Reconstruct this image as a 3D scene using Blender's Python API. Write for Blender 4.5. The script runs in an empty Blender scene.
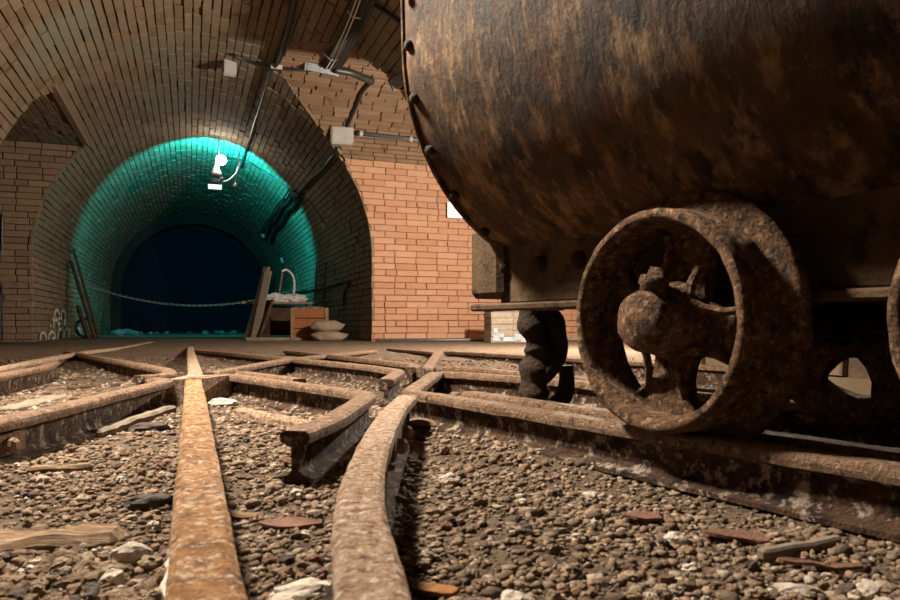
import bpy, bmesh, math, random
import numpy as np
from mathutils import Vector, Matrix, noise as mnoise

random.seed(7); rng = np.random.default_rng(7)
scene = bpy.context.scene
COL = scene.collection
R = math.radians

# ------------------------------------------------------------------ camera
F = 700.0; HOR = 325.0                       # focal length and horizon in 900x600 pixels
CAMZ = 0.24; YAW = R(20.4)
FWD = Vector((math.sin(YAW), math.cos(YAW), 0)); RGT = Vector((math.cos(YAW), -math.sin(YAW), 0))
cam_d = bpy.data.cameras.new('camera'); cam = bpy.data.objects.new('camera', cam_d); COL.objects.link(cam)
cam.location = (0, 0, CAMZ); cam.rotation_euler = (R(90), 0, -YAW)
cam_d.sensor_width = 36; cam_d.lens = 28; cam_d.shift_y = (HOR - 300) / 900
cam_d.clip_start = 0.02; cam_d.clip_end = 100
cam_d.dof.use_dof = True; cam_d.dof.focus_distance = 2.6; cam_d.dof.aperture_fstop = 14.0
scene.camera = cam

# ------------------------------------------------------------------ world, lights, exposure
w = bpy.data.worlds.new('world'); scene.world = w; w.use_nodes = True
w.node_tree.nodes['Background'].inputs[0].default_value = (1.0, .8, .62, 1)
w.node_tree.nodes['Background'].inputs[1].default_value = 0.012
vs = scene.view_settings
vs.view_transform = 'Standard'; vs.look = 'None'; vs.exposure = 0.0; vs.gamma = 1.0; vs.use_curve_mapping = False

def lamp(name, typ, loc, energy, color, radius=.1, aim=None, size=None, blend=.5):
    d = bpy.data.lights.new(name, typ); d.energy = energy; d.color = color
    if typ != 'AREA': d.shadow_soft_size = radius
    else: d.size = radius
    if typ == 'SPOT': d.spot_size = R(size); d.spot_blend = blend
    o = bpy.data.objects.new(name, d); COL.objects.link(o); o.location = loc
    if aim is not None:
        o.rotation_euler = (Vector(aim) - Vector(loc)).to_track_quat('-Z', 'Y').to_euler()
    return o
WARM = (1.0, .88, .72)
LAMP_PASSAGE = (2.75, 4.45, 1.30)
LAMP_OVER = (-.50, 1.98, 1.98)
LAMP_TEAL = (.37, 10.05, 2.44)
lamp('passage_lamp_light', 'POINT', LAMP_PASSAGE, 620, WARM, .05)
lamp('overhead_lamp_light', 'SPOT', LAMP_OVER, 850, (1.0, .86, .69), .18, (-.1, 1.35, 0), 150, .7)
lamp('teal_lamp_light', 'SPOT', LAMP_TEAL, 1000, (.01, .75, .82), .04, (.37, 13, 2.7), 124, .45)
lamp('teal_lamp_glow', 'POINT', (.37, 9.93, 2.56), 3.0, (1.0, .95, .85), .03)

# ------------------------------------------------------------------ coordinates
def cw(xr, Z, z=0.0):                        # camera plan (right, forward) -> world
    p = RGT * xr + FWD * Z
    return Vector((p.x, p.y, z))
def proj(P):
    d = Vector((P[0], P[1], 0)); Z = d.dot(FWD)
    if Z < .05: return None
    return (450 + F * d.dot(RGT) / Z, HOR - F * (P[2] - CAMZ) / Z, Z)
XC, RAD, ZS = .135, 1.815, 1.02              # main vault: centre, radius, springing
YP, HP, ZP, RP = 6.60, 1.20, 2.12, .60       # passage on the right: centre, half width, springing, rise
YR, HR, ZR = 8.05, 1.10, 2.33                # recess on the left: centre, half width, lintel height
YEND = 17.5
def zpass(y):
    t = (y - YP) / HP
    return ZP + RP * math.sqrt(max(0, 1 - t * t))
def xhalf(z):
    return RAD if z <= ZS else math.sqrt(max(0, RAD * RAD - (z - ZS) ** 2))
YQ, ZQ = 2.6, 1.98                           # low bay beside the track, nearer than the passage
def zopen(y):
    if abs(y - YP) < HP: return zpass(y)
    return ZQ
def inside(p):
    x, y, z = p
    if z < 0.03: return False
    if y > YEND + 1: return False
    if abs(x - XC) < xhalf(z) and z < ZS + RAD: return True
    if x > XC and abs(y - YP) < HP and z < zpass(y): return True
    if x < XC and abs(y - YR) < HR and z < ZR: return True
    return False
DIRS = [Vector((a, b, c)).normalized() for a in (-1, 0, 1) for b in (-1, 0, 1) for c in (-1, 0, 1) if (a, b, c) != (0, 0, 0)]
def hit(px, py, off=.03):                    # first brick surface met by a sight line, moved off it along its normal
    d = FWD + RGT * ((px - 450) / F) + Vector((0, 0, (HOR - py) / F)); o = Vector((0, 0, CAMZ))
    t = 3.5
    while t < 20 and inside(o + d * t): t += .05
    a, b = t - .05, t
    for _ in range(20):
        m = (a + b) / 2
        if inside(o + d * m): a = m
        else: b = m
    p = o + d * a; n = Vector()
    for q in DIRS:
        if inside(p + q * .06): n += q
    return p + (n.normalized() * off if n.length > .1 else Vector())
def sstep(a, b, x):
    t = min(1, max(0, (x - a) / (b - a))); return t * t * (3 - 2 * t)
def ground(x, y):
    Z = x * FWD.x + y * FWD.y
    h = .05 * sstep(2.7, 4.4, Z)
    k = 1 - .8 * sstep(3.5, 6, Z)
    h += k * (.012 * mnoise.noise((x * 3.1, y * 3.1, 1.7)) + .007 * mnoise.noise((x * 11, y * 11, 5.2)))
    return h
RT = .08                                     # rail top

# ------------------------------------------------------------------ materials
def M(name, c1, c2, scale=8.0, rough=.85, bump=.3, bscale=40, metal=0.0, spots=None, sscale=20, sfac=(.55, .65),
      tone=None, stain=None, detail=6, wscale=None, spec=.3):
    m = bpy.data.materials.new(name); m.use_nodes = True
    nt = m.node_tree; N = nt.nodes; L = nt.links; b = N['Principled BSDF']
    geo = N.new('ShaderNodeNewGeometry')
    tc = N.new('ShaderNodeTexCoord')
    src = geo.outputs['Position']
    if wscale:
        mp = N.new('ShaderNodeMapping'); mp.inputs['Scale'].default_value = wscale
        L.new(tc.outputs['Object'], mp.inputs['Vector']); src = mp.outputs['Vector']
    def nz(sc, det=detail, ro=.6):
        n = N.new('ShaderNodeTexNoise'); n.inputs['Scale'].default_value = sc
        n.inputs['Detail'].default_value = det; n.inputs['Roughness'].default_value = ro
        L.new(src, n.inputs['Vector']); return n.outputs['Fac']
    def ramp(fac, a, bb):
        r = N.new('ShaderNodeMapRange'); r.inputs['From Min'].default_value = a; r.inputs['From Max'].default_value = bb
        L.new(fac, r.inputs['Value']); return r.outputs['Result']
    def mix(fac, a, bcol):
        x = N.new('ShaderNodeMix'); x.data_type = 'RGBA'
        if isinstance(fac, float): x.inputs[0].default_value = fac
        else: L.new(fac, x.inputs[0])
        for s, i in ((a, 6), (bcol, 7)):
            if isinstance(s, tuple): x.inputs[i].default_value = (*s, 1)
            else: L.new(s, x.inputs[i])
        return x.outputs[2]
    col = mix(ramp(nz(scale), .32, .68), c1, c2)
    if tone:
        at = N.new('ShaderNodeAttribute'); at.attribute_name = 'tone'
        cr = N.new('ShaderNodeValToRGB'); L.new(at.outputs['Fac'], cr.inputs[0])
        el = cr.color_ramp.elements
        while len(el) < len(tone): el.new(.5)
        for i, c in enumerate(tone): el[i].position = i / (len(tone) - 1); el[i].color = (*c, 1)
        col = mix(.62, col, cr.outputs[0])
    if spots:
        for i, sp in enumerate(spots if isinstance(spots, list) else [spots]):
            col = mix(ramp(nz(sscale * (1 + .7 * i), 8, .7), sfac[0] + .02 * i, sfac[1] + .02 * i), col, sp)
    if stain:
        col = mix(ramp(nz(stain[1], 3), stain[2], stain[3]), col, stain[0])
    L.new(col, b.inputs['Base Color'])
    b.inputs['Roughness'].default_value = rough; b.inputs['Metallic'].default_value = metal
    b.inputs['Specular IOR Level'].default_value = spec
    if bump:
        bp = N.new('ShaderNodeBump'); bp.inputs['Strength'].default_value = bump; bp.inputs['Distance'].default_value = .02
        L.new(nz(bscale, 8, .65), bp.inputs['Height']); L.new(bp.outputs[0], b.inputs['Normal'])
    return m
def emit(name, c, s):
    m = bpy.data.materials.new(name); m.use_nodes = True; b = m.node_tree.nodes['Principled BSDF']
    b.inputs['Base Color'].default_value = (*c, 1); b.inputs['Emission Color'].default_value = (*c, 1); b.inputs['Emission Strength'].default_value = s
    return m
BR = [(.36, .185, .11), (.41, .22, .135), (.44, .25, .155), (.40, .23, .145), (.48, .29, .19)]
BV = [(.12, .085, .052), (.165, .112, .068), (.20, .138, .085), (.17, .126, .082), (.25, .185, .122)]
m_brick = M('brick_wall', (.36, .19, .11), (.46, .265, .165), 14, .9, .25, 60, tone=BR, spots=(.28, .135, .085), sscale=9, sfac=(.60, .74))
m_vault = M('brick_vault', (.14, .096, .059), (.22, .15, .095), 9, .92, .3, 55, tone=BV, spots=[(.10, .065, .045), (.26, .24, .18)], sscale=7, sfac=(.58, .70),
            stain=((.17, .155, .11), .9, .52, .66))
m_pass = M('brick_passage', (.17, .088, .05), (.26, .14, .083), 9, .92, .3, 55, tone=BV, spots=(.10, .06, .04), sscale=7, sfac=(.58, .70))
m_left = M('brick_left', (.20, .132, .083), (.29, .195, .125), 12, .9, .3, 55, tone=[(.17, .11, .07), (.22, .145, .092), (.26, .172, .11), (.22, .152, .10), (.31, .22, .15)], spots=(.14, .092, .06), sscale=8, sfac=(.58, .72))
m_mortar = M('dark_mortar', (.06, .04, .027), (.14, .095, .062), 12, 1, .4, 50)
m_mortar_w = M('wall_mortar', (.24, .14, .09), (.42, .27, .19), 12, 1, .4, 50)
m_ring_shade = M('shaded_ring_brick', (.012, .010, .008), (.028, .022, .018), 9, .95, .3, 40)  # ring brick darkened: dimness at the tunnel end is put into the colour
m_unlit = M('unlit_navy', (.003, .003, .010), (.007, .0065, .019), 3, .95, .4, 10)  # near-black navy paints the darkness of the unlit tunnel beyond
m_ground = M('earth', (.10, .067, .043), (.235, .165, .11), 14, .98, 1.0, 130, spots=[(.045, .032, .023), (.36, .30, .24)], sscale=70, sfac=(.54, .64))
m_gravel = M('gravel', (.13, .09, .06), (.34, .25, .175), 45, .95, .6, 260, tone=[(.06, .042, .03), (.18, .125, .084), (.29, .21, .145), (.40, .305, .225), (.32, .175, .095), (.66, .58, .49)], spots=(.06, .043, .032), sscale=120, sfac=(.58, .66))
m_rail_o = M('rail_orange_rust', (.30, .125, .04), (.62, .32, .12), 55, .8, 1.0, 180, metal=.05, spots=[(.16, .065, .026), (.82, .66, .50)], sscale=70, sfac=(.50, .60))
m_rail_t = M('rail_tan_rust', (.36, .215, .13), (.60, .42, .29), 60, .85, 1.0, 180, metal=.05, spots=[(.21, .105, .055), (.82, .70, .58)], sscale=75, sfac=(.50, .60))
m_rail_d = M('rail_dark_rust', (.17, .095, .055), (.36, .23, .145), 40, .85, 1.0, 160, metal=.1, spots=[(.06, .034, .022), (.56, .46, .37)], sscale=60, sfac=(.53, .64))
m_web_shade = M('rail_web_shaded_rust', (.045, .024, .014), (.13, .07, .04), 30, .9, 1.0, 120, metal=.1, spots=[(.020, .012, .009), (.46, .38, .31)], sscale=24, sfac=(.51, .60))  # rust with white flecks, darkened to paint the shade under the rail head
m_tub = M('tub_rust', (.030, .015, .006), (.120, .063, .024), 3.2, .72, .5, 30, metal=.0, spots=[(.012, .007, .004), (.20, .122, .06), (.070, .022, .007), (.014, .009, .005)], sscale=7.5, sfac=(.49, .61), wscale=(1.7, 1.0, .75), spec=.22)
m_frame = M('frame_rust', (.050, .030, .016), (.11, .068, .034), 9, .7, .4, 60, metal=.3, spots=(.02, .012, .008), sscale=14)
m_wheel = M('wheel_rust', (.060, .030, .014), (.19, .10, .048), 38, .8, .9, 90, metal=.2, spots=[(.022, .013, .009), (.33, .21, .13)], sscale=48, sfac=(.50, .62))
m_iron = M('black_iron', (.022, .015, .011), (.06, .038, .025), 25, .8, .7, 80, metal=.3)
m_bolt = M('bolt_rust', (.16, .10, .06), (.30, .20, .13), 40, .8, .5, 120, metal=.2)
m_wood = M('old_timber', (.17, .10, .052), (.34, .22, .125), 12, .9, .6, 60, wscale=(1.5, 14, 14), spots=[(.10, .064, .04), (.42, .33, .24)], sscale=9, sfac=(.50, .62))
m_wood_g = M('grey_timber', (.13, .105, .08), (.28, .23, .18), 10, .9, .4, 60, wscale=(1.5, 14, 14))
m_wood_d = M('dark_timber', (.045, .026, .016), (.10, .055, .032), 10, .9, .4, 60)
m_crate = M('orange_timber', (.17, .065, .025), (.28, .115, .042), 10, .85, .3, 60, wscale=(1.2, 10, 10))
m_sack = M('sackcloth', (.21, .16, .11), (.32, .25, .18), 14, .98, .6, 220)
m_cloth = M('pale_cloth', (.42, .45, .43), (.6, .63, .6), 12, .95, .5, 60)
m_grey = M('grey_box', (.30, .29, .27), (.38, .36, .34), 6, .6, .1, 60)
m_cable = M('black_cable', (.012, .012, .012), (.025, .024, .022), 20, .45, 0, spec=.5)
m_cable_w = M('white_cable', (.5, .5, .48), (.62, .62, .6), 20, .5, 0)
m_pipe = M('steel_conduit', (.10, .11, .12), (.17, .18, .19), 30, .45, .1, 60, metal=.5)
m_block = M('grey_block', (.24, .21, .16), (.34, .30, .24), 14, .95, .4, 60)
m_white = M('white_paint', (.62, .58, .50), (.78, .74, .66), 25, .95, .3, 70)
m_bluew = M('bluish_paint', (.26, .31, .35), (.50, .55, .58), 25, .95, .3, 70)
m_stone_w = M('white_stone', (.40, .34, .28), (.62, .56, .48), 30, .95, .5, 90, spots=(.30, .22, .16), sscale=40)
m_stone_b = M('brown_stone', (.13, .085, .055), (.25, .17, .11), 30, .95, .5, 90)
m_stone_c = M('tan_stone', (.20, .145, .10), (.36, .27, .19), 40, .95, .5, 120)
m_stone_r = M('red_stone', (.10, .048, .034), (.22, .115, .08), 30, .9, .5, 90)
m_stone_g = M('dark_stone', (.055, .045, .04), (.11, .09, .075), 30, .9, .5, 90)
m_stone_o = M('orange_flake', (.18, .07, .024), (.34, .15, .055), 40, .9, .5, 90, spots=(.10, .045, .02), sscale=50)
m_chain = M('chain_rust', (.20, .08, .05), (.30, .13, .09), 60, .7, .3, 100, metal=.3)
m_rubble = M('pale_rubble', (.10, .10, .095), (.20, .20, .18), 12, .95, .4, 60)
m_bulb = emit('bulb_glow', (1.0, .97, .9), 60)
m_sign = emit('lit_sign', (.55, .95, .92), 1.6)
m_lamp_w = emit('lamp_glass', (1.0, .8, .6), 4)
m_lcase = M('lamp_case', (.10, .10, .10), (.16, .16, .16), 20, .5, .1, 60, metal=.3)

# ------------------------------------------------------------------ object helpers
def tag(o, label=None, cat=None, group=None, kind=None):
    if label: o['label'] = label
    if cat: o['category'] = cat
    if group: o['group'] = group
    if kind: o['kind'] = kind
    return o
def link(name, me, mat=None, parent=None):
    o = bpy.data.objects.new(name, me); COL.objects.link(o)
    if mat and me is not None and not me.materials: me.materials.append(mat)
    if parent is not None: o.parent = parent
    return o
def empty(name, loc=(0, 0, 0), rz=0.0, parent=None):
    o = bpy.data.objects.new(name, None); COL.objects.link(o); o.location = loc; o.rotation_euler = (0, 0, rz)
    o.empty_display_size = .05
    if parent is not None: o.parent = parent
    return o
class MB:
    def __init__(s): s.v = []; s.f = []
    def add(s, vs_, fs_):
        n = len(s.v); s.v += [tuple(p) for p in vs_]; s.f += [tuple(i + n for i in f) for f in fs_]
    def box(s, c, d, rot=None, bev=0.0):
        x, y, z = d[0] / 2, d[1] / 2, d[2] / 2
        if bev:
            k = bev
            vs_ = []
            for sx in (-1, 1):
                for sy in (-1, 1):
                    for sz in (-1, 1):
                        vs_ += [(sx * x, sy * (y - k), sz * (z - k)), (sx * (x - k), sy * y, sz * (z - k)), (sx * (x - k), sy * (y - k), sz * z)]
            bm = bmesh.new()
            for p in vs_: bm.verts.new(p)
            r = bmesh.ops.convex_hull(bm, input=bm.verts)
            bm.verts.index_update()
            vs_ = [v.co.copy() for v in bm.verts]; fs_ = [[v.index for v in f.verts] for f in bm.faces]; bm.free()
        else:
            vs_ = [Vector((sx * x, sy * y, sz * z)) for sx in (-1, 1) for sy in (-1, 1) for sz in (-1, 1)]
            fs_ = [(0, 1, 3, 2), (4, 6, 7, 5), (0, 4, 5, 1), (2, 3, 7, 6), (0, 2, 6, 4), (1, 5, 7, 3)]
        if rot is not None: vs_ = [rot @ Vector(p) for p in vs_]
        s.add([Vector(p) + Vector(c) for p in vs_], fs_); return s
    def tube(s, pts, r, n=8, caps=True):
        pts = [Vector(p) for p in pts]; rs = r if isinstance(r, (list, tuple)) else [r] * len(pts)
        rings = []; up = None
        for i, p in enumerate(pts):
            t = (pts[min(i + 1, len(pts) - 1)] - pts[max(i - 1, 0)])
            t = t.normalized() if t.length > 1e-9 else Vector((0, 0, 1))
            if up is None: up = Vector((0, 0, 1)) if abs(t.z) < .9 else Vector((1, 0, 0))
            a = (up - t * up.dot(t)).normalized(); b = t.cross(a); up = a
            rings.append([p + (a * math.cos(2 * math.pi * k / n) + b * math.sin(2 * math.pi * k / n)) * rs[i] for k in range(n)])
        vs_ = [q for rr in rings for q in rr]; fs_ = []
        for i in range(len(rings) - 1):
            for k in range(n):
                fs_.append((i * n + k, i * n + (k + 1) % n, (i + 1) * n + (k + 1) % n, (i + 1) * n + k))
        if caps: fs_ += [tuple(range(n))[::-1], tuple((len(rings) - 1) * n + k for k in range(n))]
        s.add(vs_, fs_); return s
    def lathe(s, prof, n=48, axis='y', c=(0, 0, 0), closed=False):   # prof: (axial, radius)
        vs_ = []; fs_ = []; m = len(prof)
        for a, r in prof:
            for k in range(n):
                t = 2 * math.pi * k / n
                if axis == 'y': vs_.append((c[0] + r * math.cos(t), c[1] + a, c[2] + r * math.sin(t)))
                elif axis == 'x': vs_.append((c[0] + a, c[1] + r * math.cos(t), c[2] + r * math.sin(t)))
                else: vs_.append((c[0] + r * math.cos(t), c[1] + r * math.sin(t), c[2] + a))
        rng_ = range(m) if closed else range(m - 1)
        for i in rng_:
            j = (i + 1) % m
            for k in range(n): fs_.append((i * n + k, i * n + (k + 1) % n, j * n + (k + 1) % n, j * n + k))
        if not closed: fs_ += [tuple(range(n))[::-1], tuple((m - 1) * n + k for k in range(n))]
        s.add(vs_, fs_); return s
    def mesh(s, name='mesh', smooth=False, recalc=True):
        me = bpy.data.meshes.new(name); me.from_pydata(s.v, [], s.f); me.validate(clean_customdata=False)
        if recalc:
            bm = bmesh.new(); bm.from_mesh(me); bmesh.ops.recalc_face_normals(bm, faces=bm.faces); bm.to_mesh(me); bm.free()
        if smooth: me.polygons.foreach_set('use_smooth', [True] * len(me.polygons))
        me.update(); return me
    def build(s, name, mat, parent=None, smooth=False):
        return link(name, s.mesh(name, smooth), mat, parent)
def jitter(me, amp, sc, seed=0.0):
    n = len(me.vertices)
    for v in me.vertices:
        d = mnoise.noise_vector(v.co * sc + Vector((seed, seed * 1.7, 0)))
        v.co += d * amp
    me.update()
def catmull(pts, per=6):
    pts = [Vector(p) for p in pts]
    if len(pts) < 3: return pts
    P = [pts[0] * 2 - pts[1]] + pts + [pts[-1] * 2 - pts[-2]]; out = []
    for i in range(1, len(P) - 2):
        for k in range(per):
            t = k / per; a, b, c, d = P[i - 1], P[i], P[i + 1], P[i + 2]
            out.append(.5 * ((2 * b) + (c - a) * t + (2 * a - 5 * b + 4 * c - d) * t * t + (3 * b - a - 3 * c + d) * t ** 3))
    out.append(pts[-1]); return out

# ------------------------------------------------------------------ brickwork
def occluded(px, py):
    edge = 405 + max(0, py - 60) ** 2 / 380 if py < 240 else 487
    return px > edge
class Bricks:
    """Bricks laid cell by cell on a surface; the largest in view become parts, the rest one stuff part."""
    def __init__(s): s.items = []
    def lay(s, surf, u0, u1, v0, v1, clip=None, depth=.032, joint=.008, joint2=None, sc=1.0):
        j = joint / 2 * random.choice((.5, .8, 1.0, 1.0, 1.3, 1.9)); j2 = (joint2 or joint) / 2 * random.choice((.5, .8, 1.0, 1.3, 1.9))
        e = lambda: random.uniform(-.0022, .0022) * sc; h = lambda: random.uniform(-.0025, .0025)
        cs = [(u0 + j + e(), v0 + j2 + h()), (u1 - j + e(), v0 + j2 + h()), (u1 - j + e(), v1 - j2 + h()), (u0 + j + e(), v1 - j2 + h())]
        pts = [surf(*c) for c in cs]
        if clip:
            g = [clip(p[0]) for p in pts]
            if max(g) <= 0: return
            if min(g) < 0:
                res = []
                for i in range(4):
                    k = (i + 1) % 4
                    if g[i] >= 0: res.append(pts[i])
                    if (g[i] >= 0) != (g[k] >= 0):
                        t = g[i] / (g[i] - g[k])
                        res.append((pts[i][0].lerp(pts[k][0], t), pts[i][1].lerp(pts[k][1], t)))
                pts = res
                if len(pts) < 3: return
        P = [p[0] for p in pts]; Nn = [p[1] for p in pts]
        cen = sum(P, Vector()) / len(P); area = 0
        for i in range(1, len(P) - 1): area += (P[i] - P[0]).cross(P[i + 1] - P[0]).length / 2
        if area < .0006: return
        off = random.gauss(0, .0028) if random.random() > .04 else -.012
        n = len(P)
        fr = [p + q * (off) + (cen - p).normalized() * min(.006, (cen - p).length * .3) for p, q in zip(P, Nn)]
        md = [p + q * (off - .006) for p, q in zip(P, Nn)]
        bk = [p - q * depth for p, q in zip(P, Nn)]
        vs_ = fr + md + bk
        fs_ = [tuple(range(n))]
        for a in (0, n):
            for i in range(n): fs_.append((a + i, a + n + i, a + n + (i + 1) % n, a + (i + 1) % n))
        # size on the photograph
        sc = 0
        q = proj(cen)
        if q and -8 < q[0] < 908 and -8 < q[1] < 608 and not occluded(q[0], q[1]):
            vd = (Vector((0, 0, CAMZ)) - cen).normalized(); c = Nn[0].dot(vd)
            if c > 0: sc = area * c / q[2] ** 2 + 1e-12
        s.items.append((sc, vs_, fs_, random.random()))
    def finish(s, parent, mat, limit=300):
        order = sorted(range(len(s.items)), key=lambda i: -s.items[i][0])
        solo = [i for i in order[:limit] if s.items[i][0] > 0]; so = set(solo)
        def mk(items, name):
            v = []; f = []; t = []
            for sc, a, b, tn in items:
                n = len(v); v += [tuple(p) for p in a]; f += [tuple(k + n for k in q) for q in b]; t += [tn] * len(b)
            me = bpy.data.meshes.new(name); me.from_pydata(v, [], f)
            at = me.attributes.new('tone', 'FLOAT', 'FACE'); at.data.foreach_set('value', t)
            me.update(); return me
        for i in solo: link('brick', mk([s.items[i]], 'brick'), mat, parent)
        rest = [s.items[i] for i in range(len(s.items)) if i not in so]
        if rest:
            o = link('brickwork', mk(rest, 'brickwork'), mat, parent); o['kind'] = 'stuff'

# main vault: u = arc length from the left floor over the crown to the right floor
ARC = math.pi * RAD; LEN = 2 * ZS + ARC
def vault_surf(u, y, d=0.0):
    if u < ZS: return Vector((XC - RAD, y, u)), Vector((1, 0, 0))
    if u > ZS + ARC: return Vector((XC + RAD, y, LEN - u)), Vector((-1, 0, 0))
    a = math.pi - (u - ZS) / RAD
    n = Vector((-math.cos(a), 0, -math.sin(a)))
    return Vector((XC, y, ZS)) - n * RAD, n
def vault_clip(p):                            # > 0 where the main vault stands
    if p.x > XC: return max(p.z - zopen(p.y), max(YQ - p.y, p.y - YP - HP))
    return max(p.z - ZR, abs(p.y - YR) - HR)
def panel(name, surf, us, vs2, clip, mat, back=.026, kind='structure'):
    v = []; f = []
    for i in range(len(us) - 1):
        for k in range(len(vs2) - 1):
            cs = [(us[i], vs2[k]), (us[i + 1], vs2[k]), (us[i + 1], vs2[k + 1]), (us[i], vs2[k + 1])]
            pts = [surf(*c) for c in cs]
            P = [p[0] for p in pts]
            if clip:
                g = [clip(p) for p in P]
                if max(g) <= 0: continue
                if min(g) < 0:
                    res = []
                    for a in range(4):
                        b = (a + 1) % 4
                        if g[a] >= 0: res.append(pts[a])
                        if (g[a] >= 0) != (g[b] >= 0):
                            t = g[a] / (g[a] - g[b]); res.append((pts[a][0].lerp(pts[b][0], t), pts[a][1].lerp(pts[b][1], t)))
                    pts = res
                    if len(pts) < 3: continue
            n = len(v); v += [tuple(p[0] - p[1] * back) for p in pts]; f.append(tuple(range(n, n + len(pts))))
    me = bpy.data.meshes.new(name); me.from_pydata(v, [], f); me.update()
    o = link(name, me, mat); o['kind'] = kind
    return o
def frange(a, b, s):
    n = max(1, int(round((b - a) / s))); return [a + (b - a) * i / n for i in range(n + 1)]
ys = frange(-2.5, YEND, .1)
wl = panel('wall_left', vault_surf, frange(0, ZS, .1), ys, vault_clip, m_mortar)
vt = panel('ceiling', vault_surf, frange(ZS, ZS + ARC, .07), ys, vault_clip, m_mortar)
wr = panel('wall_right', vault_surf, frange(ZS + ARC, LEN, .1), ys, vault_clip, m_mortar)
CH = .0735; BL = .262
sets = {'l': Bricks(), 'c': Bricks(), 'r': Bricks()}
ncourse = int(LEN / CH); CH2 = LEN / ncourse
for i in range(ncourse):
    u = i * CH2; k = 'l' if u + CH2 / 2 < ZS else ('r' if u + CH2 / 2 > ZS + ARC else 'c')
    y = 1.5 + (i % 2) * BL / 2 + random.uniform(-.03, .03)
    while y < YEND:
        l = BL if random.random() > .12 else BL / 2
        sets[k].lay(vault_surf, u, u + CH2, y, y + l, vault_clip)
        y += l
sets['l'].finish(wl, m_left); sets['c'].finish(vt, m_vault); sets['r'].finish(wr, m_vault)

# passage on the right: far wall (faces the camera), near wall, barrel vault, end
XE = 6.0
def out_right(p): return p.x - (XC + xhalf(p.z))
def pw_surf(u, z): return Vector((u, YP + HP, z)), Vector((0, -1, 0))
o = panel('wall_passage_far', pw_surf, frange(XC + .6, XE, .1), frange(0, ZP, .1), out_right, m_mortar_w)
B = Bricks(); nz_ = int(ZP / .0715); ch = ZP / nz_
for i in range(nz_):
    x = 1.2 + (i % 2) * .13 + random.uniform(-.015, .015)
    while x < 4.6:
        l = .258 if random.random() > .15 else .129
        B.lay(pw_surf, x, x + l, i * ch, (i + 1) * ch, out_right, joint=.006); x += l
B.finish(o, m_brick)
def pn_surf(u, z): return Vector((u, YQ, z)), Vector((0, 1, 0))
o = panel('wall_bay_near', pn_surf, frange(XC + .6, XE, .1), frange(0, ZQ, .1), out_right, m_brick, 0)
def bc_surf(x, y): return Vector((x, y, ZQ)), Vector((0, 0, -1))
panel('ceiling_bay', bc_surf, frange(XC + .6, XE, .1), frange(YQ, YP - HP, .1), out_right, m_brick, 0)
def bs_surf(x, z): return Vector((x, YP - HP, z)), Vector((0, 1, 0))
panel('wall_bay_lintel', bs_surf, frange(XC + .6, XE, .1), frange(ZQ, ZP, .07), out_right, m_brick, 0)
def pv_surf(t, x):
    a = math.pi * t
    y = YP + HP * math.cos(a); z = ZP + RP * math.sin(a)
    n = Vector((0, -math.cos(a) / HP, -math.sin(a) / RP)).normalized()
    return Vector((x, y, z)), n
o = panel('ceiling_passage', pv_surf, frange(0, 1, 1 / 30), frange(XC + .2, XE, .1), out_right, m_mortar)
B = Bricks(); nc = 42
for i in range(nc):
    x = .4 + (i % 2) * .13 + random.uniform(-.02, .02)
    while x < 4.6:
        l = BL if random.random() > .12 else BL / 2
        B.lay(pv_surf, i / nc, (i + 1) / nc, x, x + l, out_right, joint=.0028, joint2=.008, sc=.3); x += l
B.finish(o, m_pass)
mb = MB(); mb.box((XE + .1, 5.2, 1.4), (.2, 5.6, 2.9)); mb.build('wall_passage_end', m_brick)['kind'] = 'structure'
# recess on the left: far wall, near wall, flat soffit, back
def out_left(p): return (XC - xhalf(p.z)) - p.x
def rw_surf(u, z): return Vector((u, YR + HR, z)), Vector((0, -1, 0))
o = panel('wall_recess_far', rw_surf, frange(-4.2, -.7, .1), frange(0, ZR, .1), out_left, m_mortar)
B = Bricks(); nz_ = int(ZR / .0715); ch = ZR / nz_
for i in range(nz_):
    x = -3.4 + (i % 2) * .13 + random.uniform(-.015, .015)
    while x < -.8:
        l = .258 if random.random() > .15 else .129
        B.lay(rw_surf, x, x + l, i * ch, (i + 1) * ch, out_left); x += l
B.finish(o, m_left)
def rn_surf(u, z): return Vector((u, YR - HR, z)), Vector((0, 1, 0))
panel('wall_recess_near', rn_surf, frange(-4.2, -.7, .1), frange(0, ZR, .1), out_left, m_vault)
def rs_surf(x, y): return Vector((x, y, ZR)), Vector((0, 0, -1))
o = panel('ceiling_recess', rs_surf, frange(-4.2, -.6, .1), frange(YR - HR, YR + HR, .1), out_left, m_mortar)
B = Bricks(); xx = -3.2; i = 0
while xx < -.7:
    y = YR - HR + (i % 2) * .13 - .13
    while y < YR + HR:
        B.lay(rs_surf, xx, xx + .073, max(y, YR - HR), min(y + .258, YR + HR), out_left); y += .258
    xx += .073; i += 1
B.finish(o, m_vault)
xl = XC - xhalf(ZR)
mb = MB(); mb.box((xl - .01, YR, ZR + .03), (.07, 2 * HR, .075), bev=.006)
o = mb.build('trim_1', m_left); o['kind'] = 'structure'
mb = MB(); mb.box((-4.3, YR, 1.2), (.2, 2.6, 2.6)); mb.build('wall_recess_back', m_vault)['kind'] = 'structure'
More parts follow.
